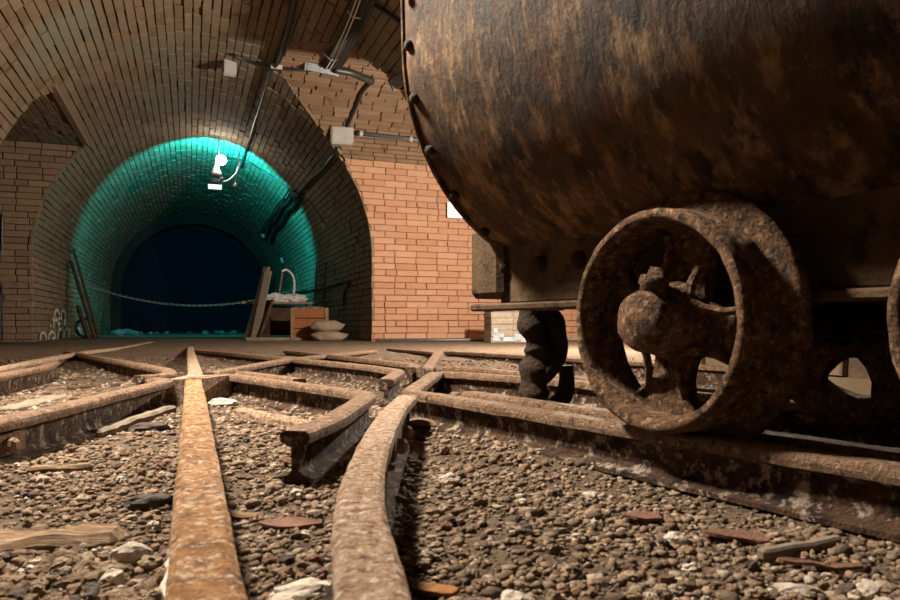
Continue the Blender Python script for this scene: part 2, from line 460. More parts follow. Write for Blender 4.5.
# narrower ring and dark end of the tunnel
RI = 1.60
v = []; f = []
n = 40
for yy, ro in ((YEND, RAD + .1), (YEND, RI), (YEND + .5, RI)):
    for i in range(n + 3):
        if i == 0: p = (XC - ro, yy, 0)
        elif i == n + 2: p = (XC + ro, yy, 0)
        else:
            a = math.pi - math.pi * (i - 1) / n; p = (XC + ro * math.cos(a), yy, ZS + ro * math.sin(a))
        v.append(p)
for r_ in range(2):
    for i in range(n + 2):
        a = r_ * (n + 3) + i; f.append((a, a + 1, a + n + 4, a + n + 3))
me = bpy.data.meshes.new('arch_ring'); me.from_pydata(v, [], f); me.update()
link('trim_2', me, m_ring_shade)['kind'] = 'structure'  # painted dark so the ring reads as unlit
mb = MB(); mb.box((XC, YEND + .6, 1.4), (4, .2, 3.2)); mb.build('unlit_tunnel_plate', m_unlit)['kind'] = 'structure'  # added plate standing in for the dark void where the tunnel runs on
mb = MB(); mb.box((XC, -2.6, 1.4), (4, .2, 3.2)); mb.build('wall_behind', m_vault)['kind'] = 'structure'

# ------------------------------------------------------------------ floor
def axis(a, b, c, d, fine, coarse):
    return np.concatenate([np.arange(a, b, coarse), np.arange(b, c, fine), np.arange(c, d + .01, coarse)])
gx = axis(-4.4, -2.4, 2.4, 6.2, .028, .15); gy = axis(-2.7, -.2, 4.6, 18.3, .028, .15)
verts = [(float(x), float(y), ground(x, y)) for y in gy for x in gx]
nx = len(gx); faces = [(j * nx + i, j * nx + i + 1, (j + 1) * nx + i + 1, (j + 1) * nx + i) for j in range(len(gy) - 1) for i in range(nx - 1)]
me = bpy.data.meshes.new('floor'); me.from_pydata(verts, [], faces); me.polygons.foreach_set('use_smooth', [True] * len(faces)); me.update()
floor = link('floor', me, m_ground); floor['kind'] = 'structure'

# ------------------------------------------------------------------ rails
PROF = [(-.017, 0), (.017, 0), (.0225, -.004), (.024, -.010), (.0225, -.019), (.007, -.026), (.0055, -.060), (.012, -.067), (.031, -.072), (.031, -.079),
        (-.031, -.079), (-.031, -.072), (-.012, -.067), (-.0055, -.060), (-.007, -.026), (-.0225, -.019), (-.024, -.010), (-.0225, -.004)]
def resample(pts, step):
    out = [pts[0]]
    for a, b in zip(pts[:-1], pts[1:]):
        n = max(1, int((b - a).length / step))
        for k in range(1, n + 1): out.append(a.lerp(b, k / n))
    return out
RAILPTS = []
def rail(plan, mat, label, top=None, smooth=True, step=.035, seed=0.0, rad=.05):
    """plan: list of (right, forward) points in metres from the camera's foot"""
    pts = [cw(a, b) for a, b in plan]
    if smooth and len(pts) > 2: pts = catmull(pts, 8)
    elif len(pts) > 2:                        # short fillets at the bends
        q = [pts[0]]
        for i in range(1, len(pts) - 1):
            a = (pts[i - 1] - pts[i]); b = (pts[i + 1] - pts[i]); r_ = min(rad, a.length * .45, b.length * .45)
            s0 = pts[i] + a.normalized() * r_; s1 = pts[i] + b.normalized() * r_
            for k in range(6):
                t = k / 5; q.append(s0.lerp(pts[i], t).lerp(pts[i].lerp(s1, t), t))
        q.append(pts[-1]); pts = q
    pts = resample(pts, step); RAILPTS.extend((p.x, p.y) for p in pts)
    n = len(PROF); v = []; f = []
    for i, p in enumerate(pts):
        t = (pts[min(i + 1, len(pts) - 1)] - pts[max(i - 1, 0)]); t.z = 0; t.normalize()
        s = Vector((t.y, -t.x, 0))
        zt = RT if top is None else top(p)
        for a, b in PROF:
            nv = mnoise.noise_vector(Vector((p.x * 23 + a * 60, p.y * 23, b * 60 + seed))) * .0016
            v.append(tuple(p + s * a + Vector((0, 0, zt + b)) + nv))
    for i in range(len(pts) - 1):
        for k in range(n): f.append((i * n + k, i * n + (k + 1) % n, (i + 1) * n + (k + 1) % n, (i + 1) * n + k))
    f += [tuple(range(n)), tuple((len(pts) - 1) * n + k for k in range(n))[::-1]]
    c = Vector((pts[0].x, pts[0].y, 0))
    v = [(a - c.x, b - c.y, z) for a, b, z in v]
    me = bpy.data.meshes.new('rail'); me.from_pydata(v, [], f)
    bm = bmesh.new(); bm.from_mesh(me); bmesh.ops.recalc_face_normals(bm, faces=bm.faces); bm.to_mesh(me); bm.free()
    me.materials.append(mat); me.materials.append(m_web_shade)
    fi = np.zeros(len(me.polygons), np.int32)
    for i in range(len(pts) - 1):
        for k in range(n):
            if 4 <= k <= 14: fi[i * n + k] = 1  # head underside, web and foot take the painted-in shade
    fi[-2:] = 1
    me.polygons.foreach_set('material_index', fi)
    me.update(); o = link('rail', me); o.location = c
    return tag(o, label, 'rail')
AD = R(-33.5); DX, DZ = math.sin(AD), math.cos(AD); AX, AZ = math.cos(AD), -math.sin(AD)  # wagon track: along (d) and across (axle)
WX, WZ = .345, 1.05                          # where the near wheel stands
def wp(s, a): return (WX + DX * s + AX * a, WZ + DZ * s + AZ * a)
A = wp(.76, 0)
sink = lambda p: RT - .02 * sstep(4.0, 6.0, p.x * FWD.x + p.y * FWD.y)
r_left = rail([(.24, -.6), (-.143, .41), (-.546, 1.5), (-.755, 2.06)], m_rail_o, 'straight orange-rusted rail with flaking white spots running down the middle of the track', smooth=False)
rail([(-.80, 2.16), (-.865, 2.38), (-1.67, 4.5), (-2.15, 5.8)], m_rail_t, 'straight tan rail that carries the orange rail on beyond the crossing toward the tunnel', top=sink, smooth=False)
r_curve = rail([(.02, -.5), (-.03, .2), (-.045, .41), (-.082, .64), (-.103, .95), (-.108, 1.35), (-.098, 1.60)], m_rail_t, 'curved pale tan rail bending up to the crossing beside the mine wagon')
r_run = rail([wp(.80, 0), wp(.3, 0), wp(-1.9, 0)], m_rail_d, 'dark rusty rail carrying the near wheels of the mine wagon', smooth=False)
rail([wp(-1.7, .105), wp(.70, .105)], m_rail_d, 'dark guard rail lying just inside the near wheels of the wagon', smooth=False)
rail([wp(-1.9, .55), wp(.9, .545), (-.045, 2.44), (-.098, 1.76), (-.085, 1.70)], m_rail_d, 'bent rusty rail running from under the far wagon wheels to the pointed nose', smooth=False, rad=.09)
r_wing = rail([(-.775, 2.10), (-.745, 2.27), (-.70, 2.275), (-.19, 1.66), (-.205, 1.23), (-.235, 1.06)], m_rail_d, 'bent wing rail with a cut-off end between the orange rail and the curved rail', smooth=False, rad=.07)
rail([(-.72, 2.42), (-.45, 2.09)], m_rail_d, 'short straight guard rail lying behind the bent wing rail', smooth=False)
r_g1 = rail([(-.74, -.2), (-.77, 1.2), (-.80, 1.65), (-.83, 2.03), (-.90, 2.12)], m_rail_d, 'dark rail bolted with a fishplate, hooked end turned toward the orange rail')
rail([(-.99, 2.22), (-.93, 2.33), (-1.03, 2.56), (-2.12, 4.0), (-2.35, 4.3)], m_rail_d, 'bent rail with hooked nose joining the long rail by the left wall', smooth=False, rad=.08)
rail([(-1.2, 1.2), (-1.71, 2.67), (-2.2, 4.15), (-3.25, 7.6)], m_rail_t, 'long tan rail running past the whitewashed bricks toward the leaning poles', top=sink)
rail([(-1.20, 1.5), (-1.47, 2.29), (-1.60, 2.75), (-1.76, 3.11)], m_rail_d, 'short rail with worn end lying alongside the long tan rail by the left wall')
rail([(-.815, 2.36), (-.785, 3.2), (-.73, 3.55), (-.5, 4.6)], m_rail_d, 'rail slanting from the crossing block toward the wooden crate', top=sink)
rail([(-.19, 2.07), (-.178, 2.50), (-.30, 2.74), (-.686, 3.29), (-1.07, 3.80), (-1.67, 4.6)], m_rail_d, 'bent wing rail with worn end, lying opposite the pointed nose', smooth=False, rad=.09, top=sink)
rail([(-.150, 2.66), (-.135, 2.87), (-.42, 3.39), (-1.05, 4.5)], m_rail_d, 'bent rail with a short hook lying in front of the brick wall corner', smooth=False, rad=.09, top=sink)
rail([(-.085, 2.62), (-.074, 4.15), (-.45, 5.2)], m_rail_d, 'bent rail whose corner points at the foot of the orange brick wall', smooth=False, rad=.12, top=sink)
rail([(-.07, 2.72), (.095, 2.66), (.26, 2.35), (1.2, .95), (1.9, -.1)], m_rail_d, 'rail passing behind the hanging wagon coupling, nearest the bent nose rail', smooth=False, rad=.12)
rail([(-.02, 4.35), (.25, 3.95), (1.6, 1.95), (2.2, 1.05)], m_rail_d, 'rail behind the wagon leading toward the grey block pier', smooth=False, rad=.1, top=sink)
# crossing block where the straight rail meets the slanting rails
mb = MB(); p0 = cw(-.79, 2.13)
q = [cw(-.835, 2.06), cw(-.745, 2.12), cw(-.69, 2.33), cw(-.84, 2.22)]
mb.add([(a.x - p0.x, a.y - p0.y, RT - .001) for a in q] + [(a.x - p0.x, a.y - p0.y, 0) for a in q], [(0, 1, 2, 3), (7, 6, 5, 4), (0, 4, 5, 1), (1, 5, 6, 2), (2, 6, 7, 3), (3, 7, 4, 0)])
o = mb.build('crossing_block', m_rail_t); o.location = (p0.x, p0.y, 0)
tag(o, 'tan iron crossing block joining the orange rail and the slanting rails', 'rail block')
# fishplates and bolts on rails
def bolt_on(parent, px_plan, z, side, size=.014):
    c = cw(*px_plan); d = Vector(side).normalized()
    mb = MB(); base = Vector((c.x - parent.location.x, c.y - parent.location.y, z))
    mb.tube([base, base + d * size * .5, base + d * size * .55, base + d * size * 1.2, base + d * size * 1.5], [size, size, size * .75, size * .75, size * .35], 8)
    return mb.build('bolt', m_bolt, parent, True)
side = -FWD * .2 + RGT * 1.0
def plate_on(parent, a, b, offx, mat):
    pa, pb = cw(*a), cw(*b); d = (pb - pa); L_ = d.length; ang = math.atan2(d.y, d.x)
    mb = MB(); mb.box((0, 0, 0), (L_, .012, .036), bev=.003)
    o = mb.build('fishplate', mat, parent); o.rotation_euler = (0, 0, ang)
    c = (pa + pb) / 2; n = Vector((d.y, -d.x, 0)).normalized() * offx
    o.location = (c.x + n.x - parent.location.x, c.y + n.y - parent.location.y, RT - .043)
    for k in (-.3, .3):
        mb = MB(); s_ = 1 if offx > 0 else -1
        mb.tube([(k * L_, -s_ * .004, 0), (k * L_, -s_ * .018, 0), (k * L_, -s_ * .024, 0)], [.013, .013, .007], 8)
        mb.build('bolt', m_bolt, o)
    return o
plate_on(r_g1, (-.757, .95), (-.768, 1.24), .012, m_rail_d)
plate_on(r_curve, (-.1055, 1.12), (-.1085, 1.38), .012, m_rail_d)
plate_on(r_run, wp(.55, 0), wp(.28, 0), -.012, m_rail_d)
plate_on(r_run, wp(.10, 0), wp(-.16, 0), -.012, m_rail_d)
# ------------------------------------------------------------------ mine wagon
p = cw(WX, WZ)
heading = YAW - AD                           # angle between +Y ... wagon's length axis
dw = RGT * DX + FWD * DZ
wagon = empty('mine_wagon', (p.x, p.y, RT), math.atan2(dw.y, dw.x))
tag(wagon, 'rusty iron mine wagon with a round-bottomed tub on four spoked wheels', 'mine wagon')
# local axes: x along the track away from the camera, y toward the camera (= -axle), z up from the rail top
S1, S0 = .552, -.985; TC_A, TC_Z, TR = .275, .72, .435
prof = []
for i in range(0, 33):
    t = math.pi + math.pi * i / 32
    prof.append((TC_A + TR * math.cos(t), TC_Z + TR * math.sin(t)))
prof = [(prof[0][0] - .012, 1.12), (prof[0][0] - .006, .95)] + prof + [(prof[-1][0] + .006, .95), (prof[-1][0] + .012, 1.12)]
xs = frange(S0, S1, .05)
v = []; f = []; n = len(prof)
for th in (0, .012):
    for x in xs:
        for a, z in prof:
            k = 1 - th / TR
            dent = .006 * mnoise.noise((x * 3.3, a * 4, z * 4)) + .002 * mnoise.noise((x * 11, a * 13, z * 13))
            dirv = Vector((0, -(a - TC_A), min(0, z - TC_Z))).normalized()
            v.append((x, -(TC_A + (a - TC_A) * k) + dirv.y * dent, TC_Z + (z - TC_Z) * k + dirv.z * dent))
m_ = len(xs) * n
for i in range(len(xs) - 1):
    for j in range(n - 1):
        a = i * n + j; f.append((a, a + 1, a + n + 1, a + n)); f.append((m_ + a, m_ + a + n, m_ + a + n + 1, m_ + a + 1))
for i in range(len(xs) - 1):
    for j in (0, n - 1): a = i * n + j; f.append((a, a + n, m_ + a + n, m_ + a))
for base in (0, (len(xs) - 1) * n):
    for j in range(n - 1): a = base + j; f.append((a, m_ + a, m_ + a + 1, a + 1))
mb = MB(); mb.add(v, f); tub = mb.build('tub', m_tub, wagon, True)
for x in (S1 - .03, S0 + .03):               # end plates
    mb = MB(); pr = [(TC_A + (a - TC_A) * .955, TC_Z + (z - TC_Z) * .955) for a, z in prof]
    vv = [(x - .006, -a, z) for a, z in pr] + [(x + .006, -a, z) for a, z in pr]
    ff = [tuple(range(n)), tuple(range(2 * n - 1, n - 1, -1))] + [(j, j + 1, n + j + 1, n + j) for j in range(n - 1)] + [(n - 1, 0, n, 2 * n - 1)]
    mb.add(vv, ff); mb.build('end_plate', m_tub, wagon)
# rim band riveted around the tub's end
mb = MB(); mb.tube([(S1, -a, z) for a, z in prof], .0055, 8); mb.build('end_band', m_tub, wagon, True)
mb = MB(); mb.tube([(S0, -a, z) for a, z in prof], .0055, 8); mb.build('end_band', m_tub, wagon, True)
rm = MB(); rm.lathe([(-.002, .0085), (.002, .0085), (.006, .006), (.0075, .002)], 10, 'x'); rivet_me = rm.mesh('rivet', True)
rivet_me.materials.append(m_iron)
for xr_ in (S1 - .022, S0 + .022):
    for t in range(-3, 7):
        if t < 0: a, z, nv = prof[0][0], TC_Z + .10 * -t, Vector((0, 1, 0))
        else:
            th = math.pi + math.pi * t / 13; a = TC_A + TR * math.cos(th); z = TC_Z + TR * math.sin(th); nv = Vector((0, -math.cos(th), math.sin(th)))
        o = link('rivet', rivet_me, None, wagon); o.scale = (1.3, 1.3, 1.3); o.location = Vector((xr_, -a, z)) + nv * .002
        o.rotation_euler = nv.to_track_quat('X', 'Z').to_euler()
# cradle saddles and frame
FA, FB, FZ0, FZ1 = .095, .455, .205, .350
def plate(name, x0, x1, y0, y1, z0, z1, mat=m_frame, bev=.006, par=wagon, amp=.002):
    mb = MB(); mb.box(((x0 + x1) / 2, (y0 + y1) / 2, (z0 + z1) / 2), (x1 - x0, y1 - y0, z1 - z0), bev=bev)
    return mb.build(name, mat, par)
for a, sgn in ((FA, 1), (FB, -1)):
    plate('side_sill', S0 + .02, S1 + .0, -a - .012, -a + .012, FZ0, FZ1 + .02)
    yy = -a + sgn * .018
    plate('sill_flange', S0 - .02, S1 + .075, min(yy - .022, yy + .022), max(yy - .022, yy + .022), FZ0 - .014, FZ0 + .002, bev=.004)
    plate('sill_ledge', S0 + .02, S1 - .01, min(yy - .016, yy + .016), max(yy - .016, yy + .016), FZ1 + .008, FZ1 + .022, bev=.004)
plate('frame_floor', S0 + .03, S1 - .02, -FB, -FA, FZ0 + .03, FZ0 + .05)
for x0, x1 in ((S1 - .03, S1 + .085), (S0 - .085, S0 + .03)):
    plate('buffer_beam', x0, x1, -FB - .03, -FA + .035, FZ0 + .015, FZ1 + .03, m_frame, .012)
for x in (S1 - .14, S1 - .02, -.40, .30):
    o = link('sill_bolt', rivet_me, None, wagon); o.scale = (2.4, 2.1, 2.1); o.location = (x, -FA + .012, .285); o.rotation_euler = (0, 0, R(90))
# wheels
WR = .166
def ring_noise(me, amp, sc, sd): jitter(me, amp, sc, sd); return me
rim = MB()
rim.lathe([(-.054, .159), (-.050, .165), (-.03, WR), (.012, WR + .003), (.019, .190), (.025, .199), (.036, .199), (.040, .19), (.040, .150), (.025, .143), (-.01, .143), (-.035, .145), (-.052, .151)], 64, 'y', closed=True)
rim_me = ring_noise(rim.mesh('rim', True), .0022, 30, 1.3); rim_me.materials.append(m_wheel)
hub = MB()
hub.lathe([(-.088, .004), (-.086, .018), (-.080, .036), (-.074, .043), (-.064, .046), (-.056, .043), (-.046, .043), (-.03, .052), (.0, .060), (.035, .062), (.06, .050), (.07, .045)], 32, 'y')
hub_me = ring_noise(hub.mesh('hub', True), .004, 34, 4.1); hub_me.materials.append(m_wheel)
cup = MB()
cup.tube([(0, -.050, .036), (0, -.050, .052), (0, -.050, .054), (0, -.049, .066), (0, -.048, .068), (0, -.047, .080)], [.018, .018, .022, .020, .013, .009], 10)
cup_me = ring_noise(cup.mesh('oil_cup', True), .003, 40, 2.0); cup_me.materials.append(m_wheel)
arm = MB()
st = [(.035, .042), (.06, .035), (.085, .034), (.112, .042), (.132, .062), (.1445, .082)]
for y0, y1, s_ in ((.012, .032, 1.0),):
    vv = []; 
    for r_, w_ in st:
        for yy in (y0, y1): vv += [(r_, yy, -w_ * s_), (r_, yy, w_ * s_)]
    ff = []
    for i in range(len(st) - 1):
        a = i * 4; b = a + 4
        ff += [(a, b, b + 1, a + 1), (a + 2, a + 3, b + 3, b + 2), (a, a + 2, b + 2, b), (a + 1, b + 1, b + 3, a + 3)]
    ff += [(0, 1, 3, 2), (len(vv) - 4, len(vv) - 2, len(vv) - 1, len(vv) - 3)]
    arm.add(vv, ff)
for sg in (-1, 1):                            # raised edges of the arm
    arm.tube([(r_, .012 - .034 * max(0, 1 - (r_ - .035) / .08), sg * w_ * .92) for r_, w_ in st], [.008, .007, .006, .006, .006, .006], 8)
arm_me = ring_noise(arm.mesh('arm', False), .0025, 40, 3.0); arm_me.materials.append(m_wheel)
TOE = -3.0
def wheel(s, a, flip, ang):
    wmesh = link('wheel', rim_me, None, wagon); wmesh.location = (s, -a, WR)
    wmesh.rotation_euler = (0, 0, (math.pi if not flip else 0) + R(TOE))
    # local y of the wheel points from the outer face to the flange
    for nme, mm in (('hub', hub_me), ('oil_cup', cup_me)):
        o = link(nme, mm, None, wmesh)
        if nme == 'oil_cup': o.rotation_euler = (0, R(8), 0)
    for k in range(4):
        o = link('arm', arm_me, None, wmesh); o.rotation_euler = (0, ang + k * math.pi / 2, 0)
    return wmesh
WB = -.475
for s, an in ((.012, R(12)), (WB, R(40))):
    wheel(s, 0, False, an); wheel(s, .55, True, an + .5)
    mb = MB(); mb.tube([(s, -.04, WR), (s, -.51, WR)], .022, 14); mb.build('axle', m_iron, wagon, True)
    for a in (.14, .41):
        plate('axle_box', s - .05, s + .05, -a - .03, -a + .03, WR - .045, FZ0 - .012, m_iron, .01)
# coupling hanging from the buffer beam
cx = S1 + .085
mb = MB(); mb.box((cx - .02, -.275, FZ0 + .03), (.09, .075, .08), bev=.01); cj = mb.build('coupling_jaw', m_iron, wagon)
mb = MB()
mb.tube(catmull([(cx + .01, -.275, .235), (cx + .02, -.262, .17), (cx + .015, -.285, .10), (cx + .02, -.27, .03), (cx + .015, -.275, -.045)], 8), [.030 + .009 * math.sin(i * .5) ** 2 for i in range(33)], 14)
me = mb.mesh('hanger', True); jitter(me, .006, 22, .7); link('coupling_hanger', me, m_iron, wagon)
mb = MB(); mb.tube(catmull([(cx + .015, -.275, .20), (cx - .005, -.315, .17), (cx - .005, -.325, .09), (cx, -.30, .05), (cx + .01, -.28, .03)], 8), .027, 14)
me = mb.mesh('link', True); jitter(me, .005, 22, 3.7); link('coupling_link', me, m_iron, wagon)
mb = MB(); mb.tube(catmull([(cx + .015, -.275, -.03), (cx + .005, -.305, -.05), (cx, -.345, -.03), (cx, -.365, .015), (cx, -.36, .055)], 8), [.028 - .0003 * i for i in range(33)], 14)
me = mb.mesh('hook', True); jitter(me, .005, 22, 5.7); link('coupling_hook', me, m_iron, wagon)

# ------------------------------------------------------------------ cables, boxes and lamps on the brickwork
def cable(name, pxs, r, mat, label, off=.03, cat='cable', per=6, n=8):
    P = [hit(a, b, r + .008) for a, b in pxs]
    P = catmull(P, per); c = P[0].copy()
    mb = MB(); mb.tube([p - c for p in P], r, n)
    o = mb.build(name, mat, None, True); o.location = c
    return tag(o, label, cat)
cable('cable', [(297, -12), (288, 28), (278, 60), (271, 72), (260, 107), (255, 122), (250, 140), (245, 153), (242, 166)], .017, m_cable, 'black cable running down the vault crown to the teal lamp')
cable('cable', [(302, -12), (293, 26), (281, 58), (273, 69)], .010, m_cable, 'thin cable paired with the black cable above the white bracket on the vault')
cable('cable', [(234, 53), (252, 60), (276, 66), (322, 69)], .015, m_cable, 'black cable linking the small white box to the grey bracket plate')
cable('cable', [(334, 66), (350, 69), (362, 74), (372, 78)], .036, m_cable, 'thick black hose drooping beside the grey bracket plate')
bundle = empty('cable_bundle', hit(330, 64)); tag(bundle, 'bundle of black cables with white ties running down to the grey bracket plate', 'cable bundle')
bl = bundle.location.copy()
for i, (dx, rr) in enumerate(((-5, .022), (-1.5, .026), (3, .026), (7, .022), (10.5, .02))):
    P = catmull([hit(a + dx, b, .032) for a, b in ((367, -12), (358, 12), (346, 38), (336, 54), (329, 64))], 6)
    mb = MB(); mb.tube([p - bl for p in P], rr, 8); mb.build('cable', m_cable, bundle, True)
for dx in (-1, 3):
    P = catmull([hit(a + dx, b, .062) for a, b in ((362, -12), (353, 12), (342, 38), (332, 54), (326, 64))], 6)
    mb = MB(); mb.tube([p - bl for p in P], .0055, 6); mb.build('wire', m_cable_w, bundle, True)
for (a, b) in ((357, 10), (331, 52)):
    P = [hit(a - 8, b - 4, .04), hit(a, b, .066), hit(a + 10, b + 3, .04)]
    mb = MB(); mb.tube([p - bl for p in P], .006, 6); mb.build('tie', m_cable_w, bundle, True)
cable('cable', [(358, -8), (382, 6), (394, 14), (408, 26)], .015, m_cable, 'black cable crossing the lit patch of vault beside the wagon tub')
cable('cable', [(371, 80), (362, 90), (357, 102), (350, 118), (345, 131)], .018, m_cable, 'black cable dropping over the passage vault into the large junction box')
cable('cable', [(340, 148), (333, 158), (325, 168), (312, 180), (303, 190), (296, 195)], .018, m_cable, 'grey cable leaving the underside of the large junction box')
cable('cable', [(226, 157), (246, 160), (262, 169), (280, 181), (296, 195)], .010, m_cable, 'thin cable curving from the teal lamp along the vault to the clamp')
cable('cable', [(298, 194), (308, 199), (318, 211), (326, 224)], .011, m_cable, 'thin cable looping from the clamp to the small switch box')
ladder = empty('cable_tray', hit(297, 192)); tag(ladder, 'dark sagging cable tray on the teal-lit side of the vault', 'cable tray'); lb = ladder.location.copy()
for dx, dy, rr in ((-5, -3, .016), (0, 0, .026), (5, 4, .03)):
    P = catmull([hit(a + dx, b + dy + (1.5 if i % 2 else -1.5), .036) for i, (a, b) in enumerate(((296, 192), (290, 200), (284, 208), (278, 217), (272, 226), (267, 236)))], 5)
    mb = MB(); mb.tube([p - lb for p in P], rr, 8); mb.build('cable', m_cable, ladder, True)
cable('cable', [(268, 238), (276, 250), (283, 260)], .010, m_cable, 'thin cable between the two small pale boxes near the tunnel end')
cable('hose', [(278, 296), (300, 292), (325, 288), (350, 281), (346, 292), (345, 306)], .014, m_cable, 'black wire sagging along the tunnel wall above the crate', cat='wire')
for pxs, lab in (([(318, 264), (316, 300), (314, 322)], 'rusty rod leaning on the tunnel wall behind the crate, set nearer the planks'), ([(327, 262), (325, 300), (324, 325)], 'rusty rod leaning on the tunnel wall behind the crate, set nearer the sacks')):
    cable('rod', pxs, .014, m_chain, lab, cat='rod')
cable('pipe', [(2.5, 345), (2.5, 290), (2.5, 235), (3, 215)], .013, m_pipe, 'thin upright pipe on the recess wall', cat='pipe')

def face_box(name, px, py, w_, h_, d_, mat, label, cat, normal=None, roll=0.0, inset=True, off=0):
    P = hit(px, py, 0); 
    if normal is None:
        if P.x > XC and abs(P.y - YP) < HP - .02 and P.x > XC + xhalf(P.z) - .03: nrm = Vector((0, -1, 0))
        else: nrm = (Vector((XC, P.y, min(P.z, ZS))) - P).normalized()
    else: nrm = Vector(normal).normalized()
    o = empty(name, P + nrm * (d_ / 2 + off)); 
    z = Vector((0, 0, 1)); 
    if abs(nrm.z) > .95: z = Vector((0, 1, 0))
    xax = z.cross(nrm).normalized(); yax = nrm.cross(xax)
    m3 = Matrix((xax, yax, nrm)).transposed()
    o.rotation_euler = (m3 @ Matrix.Rotation(roll, 3, 'Z')).to_euler()
    mb = MB(); mb.box((0, 0, 0), (w_, h_, d_), bev=min(w_, h_, d_) * .12); mb.build('case', mat, o)
    if inset:
        mb = MB(); mb.box((0, 0, d_ / 2 + .003), (w_ * .84, h_ * .84, .008), bev=.002); mb.build('cover', mat, o)
        for sx in (-1, 1):
            for sy in (-1, 1):
                mb = MB(); mb.tube([(sx * w_ * .46, sy * h_ * .46, d_ / 2 - .002), (sx * w_ * .46, sy * h_ * .46, d_ / 2 + .005)], .006, 8); mb.build('screw', m_pipe, o)
    return tag(o, label, cat)
def oriented(name, P, face_dir, w_, h_, d_, mat, label, cat, roll=0.0): pass
face_box('junction_box', 228, 65, .13, .24, .09, m_grey, 'tall white box with pale lower half fixed high on the vault', 'junction box', normal=(.1, -1, -.15), off=.04)
face_box('junction_box', 341.5, 138, .25, .20, .11, m_grey, 'large grey junction box on the corner above the orange brick wall', 'junction box', normal=(-.15, -1, 0), off=.02)
face_box('bracket', 276, 66, .11, .05, .05, m_grey, 'small white cable bracket at the top of the groin', 'bracket', normal=(0, -1, -.4), inset=False, off=.0)
face_box('bracket', 321, 68, .34, .085, .06, m_pipe, 'grey bracket plate where the cable bundle ends', 'bracket', normal=(0, -1, -.5), roll=R(-4), off=.01)
face_box('clamp', 297, 193, .13, .13, .06, m_pipe, 'grey metal clamp at the upper end of the sagging cable tray', 'clamp', roll=R(30), off=.02)
face_box('switch_box', 327, 226, .06, .10, .05, m_grey, 'small pale switch box on the unlit side of the vault', 'switch box', roll=R(0), inset=False)
face_box('switch_box', 264, 235, .13, .10, .06, m_grey, 'pale box at the lower end of the sagging cable tray', 'switch box', inset=False)
face_box('switch_box', 283, 260, .07, .12, .05, m_grey, 'small pale box low on the teal-lit tunnel side', 'switch box', inset=False)
face_box('wall_plate', 455, 211, .16, .12, .04, m_grey, 'white plate on the orange brick wall beside the wagon tub', 'wall plate', normal=(0, -1, 0), inset=False)
face_box('bracket', 398, 81, .14, .10, .08, m_pipe, 'small metal bracket on the passage vault close to the wagon tub', 'bracket', normal=(-.3, -1, -.4), roll=R(30), inset=False)
# conduit on the passage wall
pc = empty('conduit', hit(354, 135)); tag(pc, 'grey steel conduit running level along the top of the orange brick wall', 'conduit')
c0 = pc.location.copy(); yw = YP + HP - .045
yw = YP + HP - .19; q0 = Vector((1.74, yw, 2.36)); q1 = Vector((3.6, yw, 2.33))
pc.location = q0
mb = MB(); mb.tube([(0, 0, 0), q1 - q0], .024, 12); mb.build('tube', m_pipe, pc, True)
for t in (.02, .33, .75):
    mb = MB(); c = (q1 - q0) * t; mb.lathe([(-.018, .032), (.018, .032)], 12, 'x', c); mb.box((c.x, .03, c.z + .01), (.03, .06, .05)); mb.build('clip', m_grey, pc)

# teal work lamp
T = Vector(LAMP_TEAL)
tl = empty('tunnel_lamp', T); tag(tl, 'bright teal tunnel lamp with glowing bulb hanging from the vault crown', 'lamp')
mb = MB(); mb.lathe([(-.07, .012), (-.05, .05), (0, .072), (.05, .05), (.07, .015)], 24, 'z', (.03, -.1, .03)); mb.build('bulb', m_bulb, tl, True)
mb = MB(); mb.tube([(0, 0, .40), (0, 0, -.30)], .010, 8); mb.build('stem', m_pipe, tl)
mb = MB(); mb.lathe([(-.16, .075), (-.14, .07), (-.02, .02), (.03, .015)], 20, 'z', (-.03, -.02, 0)); mb.build('shade', m_cable_w, tl, True)
mb = MB(); mb.box((-.04, -.02, -.24), (.12, .10, .05), bev=.01); mb.box((.03, -.02, -.21), (.06, .08, .04), bev=.01); mb.build('ballast_case', m_lcase, tl)
mb = MB(); mb.box((-.05, -.03, -.33), (.20, .06, .085), bev=.008); mb.build('sign_box', m_lcase, tl)
mb = MB(); mb.box((-.05, -.063, -.33), (.17, .006, .06)); mb.build('lit_panel', m_sign, tl)
mb = MB(); mb.tube(catmull([(.04, -.02, -.25), (.12, -.02, -.22), (.22, 0, -.12), (.28, .02, .05)], 6), .010, 8); mb.build('lead', m_cable_w, tl, True)
mb = MB(); mb.lathe([(-.03, .035), (.0, .028), (.03, .012)], 14, 'z', (.22, 0, -.27)); mb.tube([(.22, 0, -.25), (.26, .01, .0), (.28, .02, .2)], .007, 6); mb.build('spot_head', m_pipe, tl)
# lamp in the passage and lamp above the track
o = empty('bulkhead_lamp', LAMP_PASSAGE); tag(o, 'caged work lamp hanging from the low ceiling of the side bay', 'lamp')
mb = MB(); mb.tube([(0, 0, .10), (0, 0, .66)], .008, 8); mb.lathe([(.075, .05), (.10, .05), (.14, .02)], 16, 'z'); mb.build('holder', m_lcase, o)
o = empty('pendant_lamp', LAMP_OVER); tag(o, 'pendant lamp hanging over the track crossing', 'lamp')
mb = MB(); mb.tube([(0, 0, .12), (0, 0, .72)], .008, 8); mb.build('cord', m_cable, o)
mb = MB(); mb.lathe([(.05, .19), (.052, .195), (.08, .11), (.13, .04), (.16, .03), (.16, .02), (.12, .03), (.075, .10), (.05, .185)], 24, 'z', closed=True); mb.build('shade', m_lcase, o, True)

# ------------------------------------------------------------------ things in the tunnel
def prop(name, loc, rz, label, cat, group=None):
    o = empty(name, loc, rz); return tag(o, label, cat, group)
def gz(x, y): return ground(x, y)
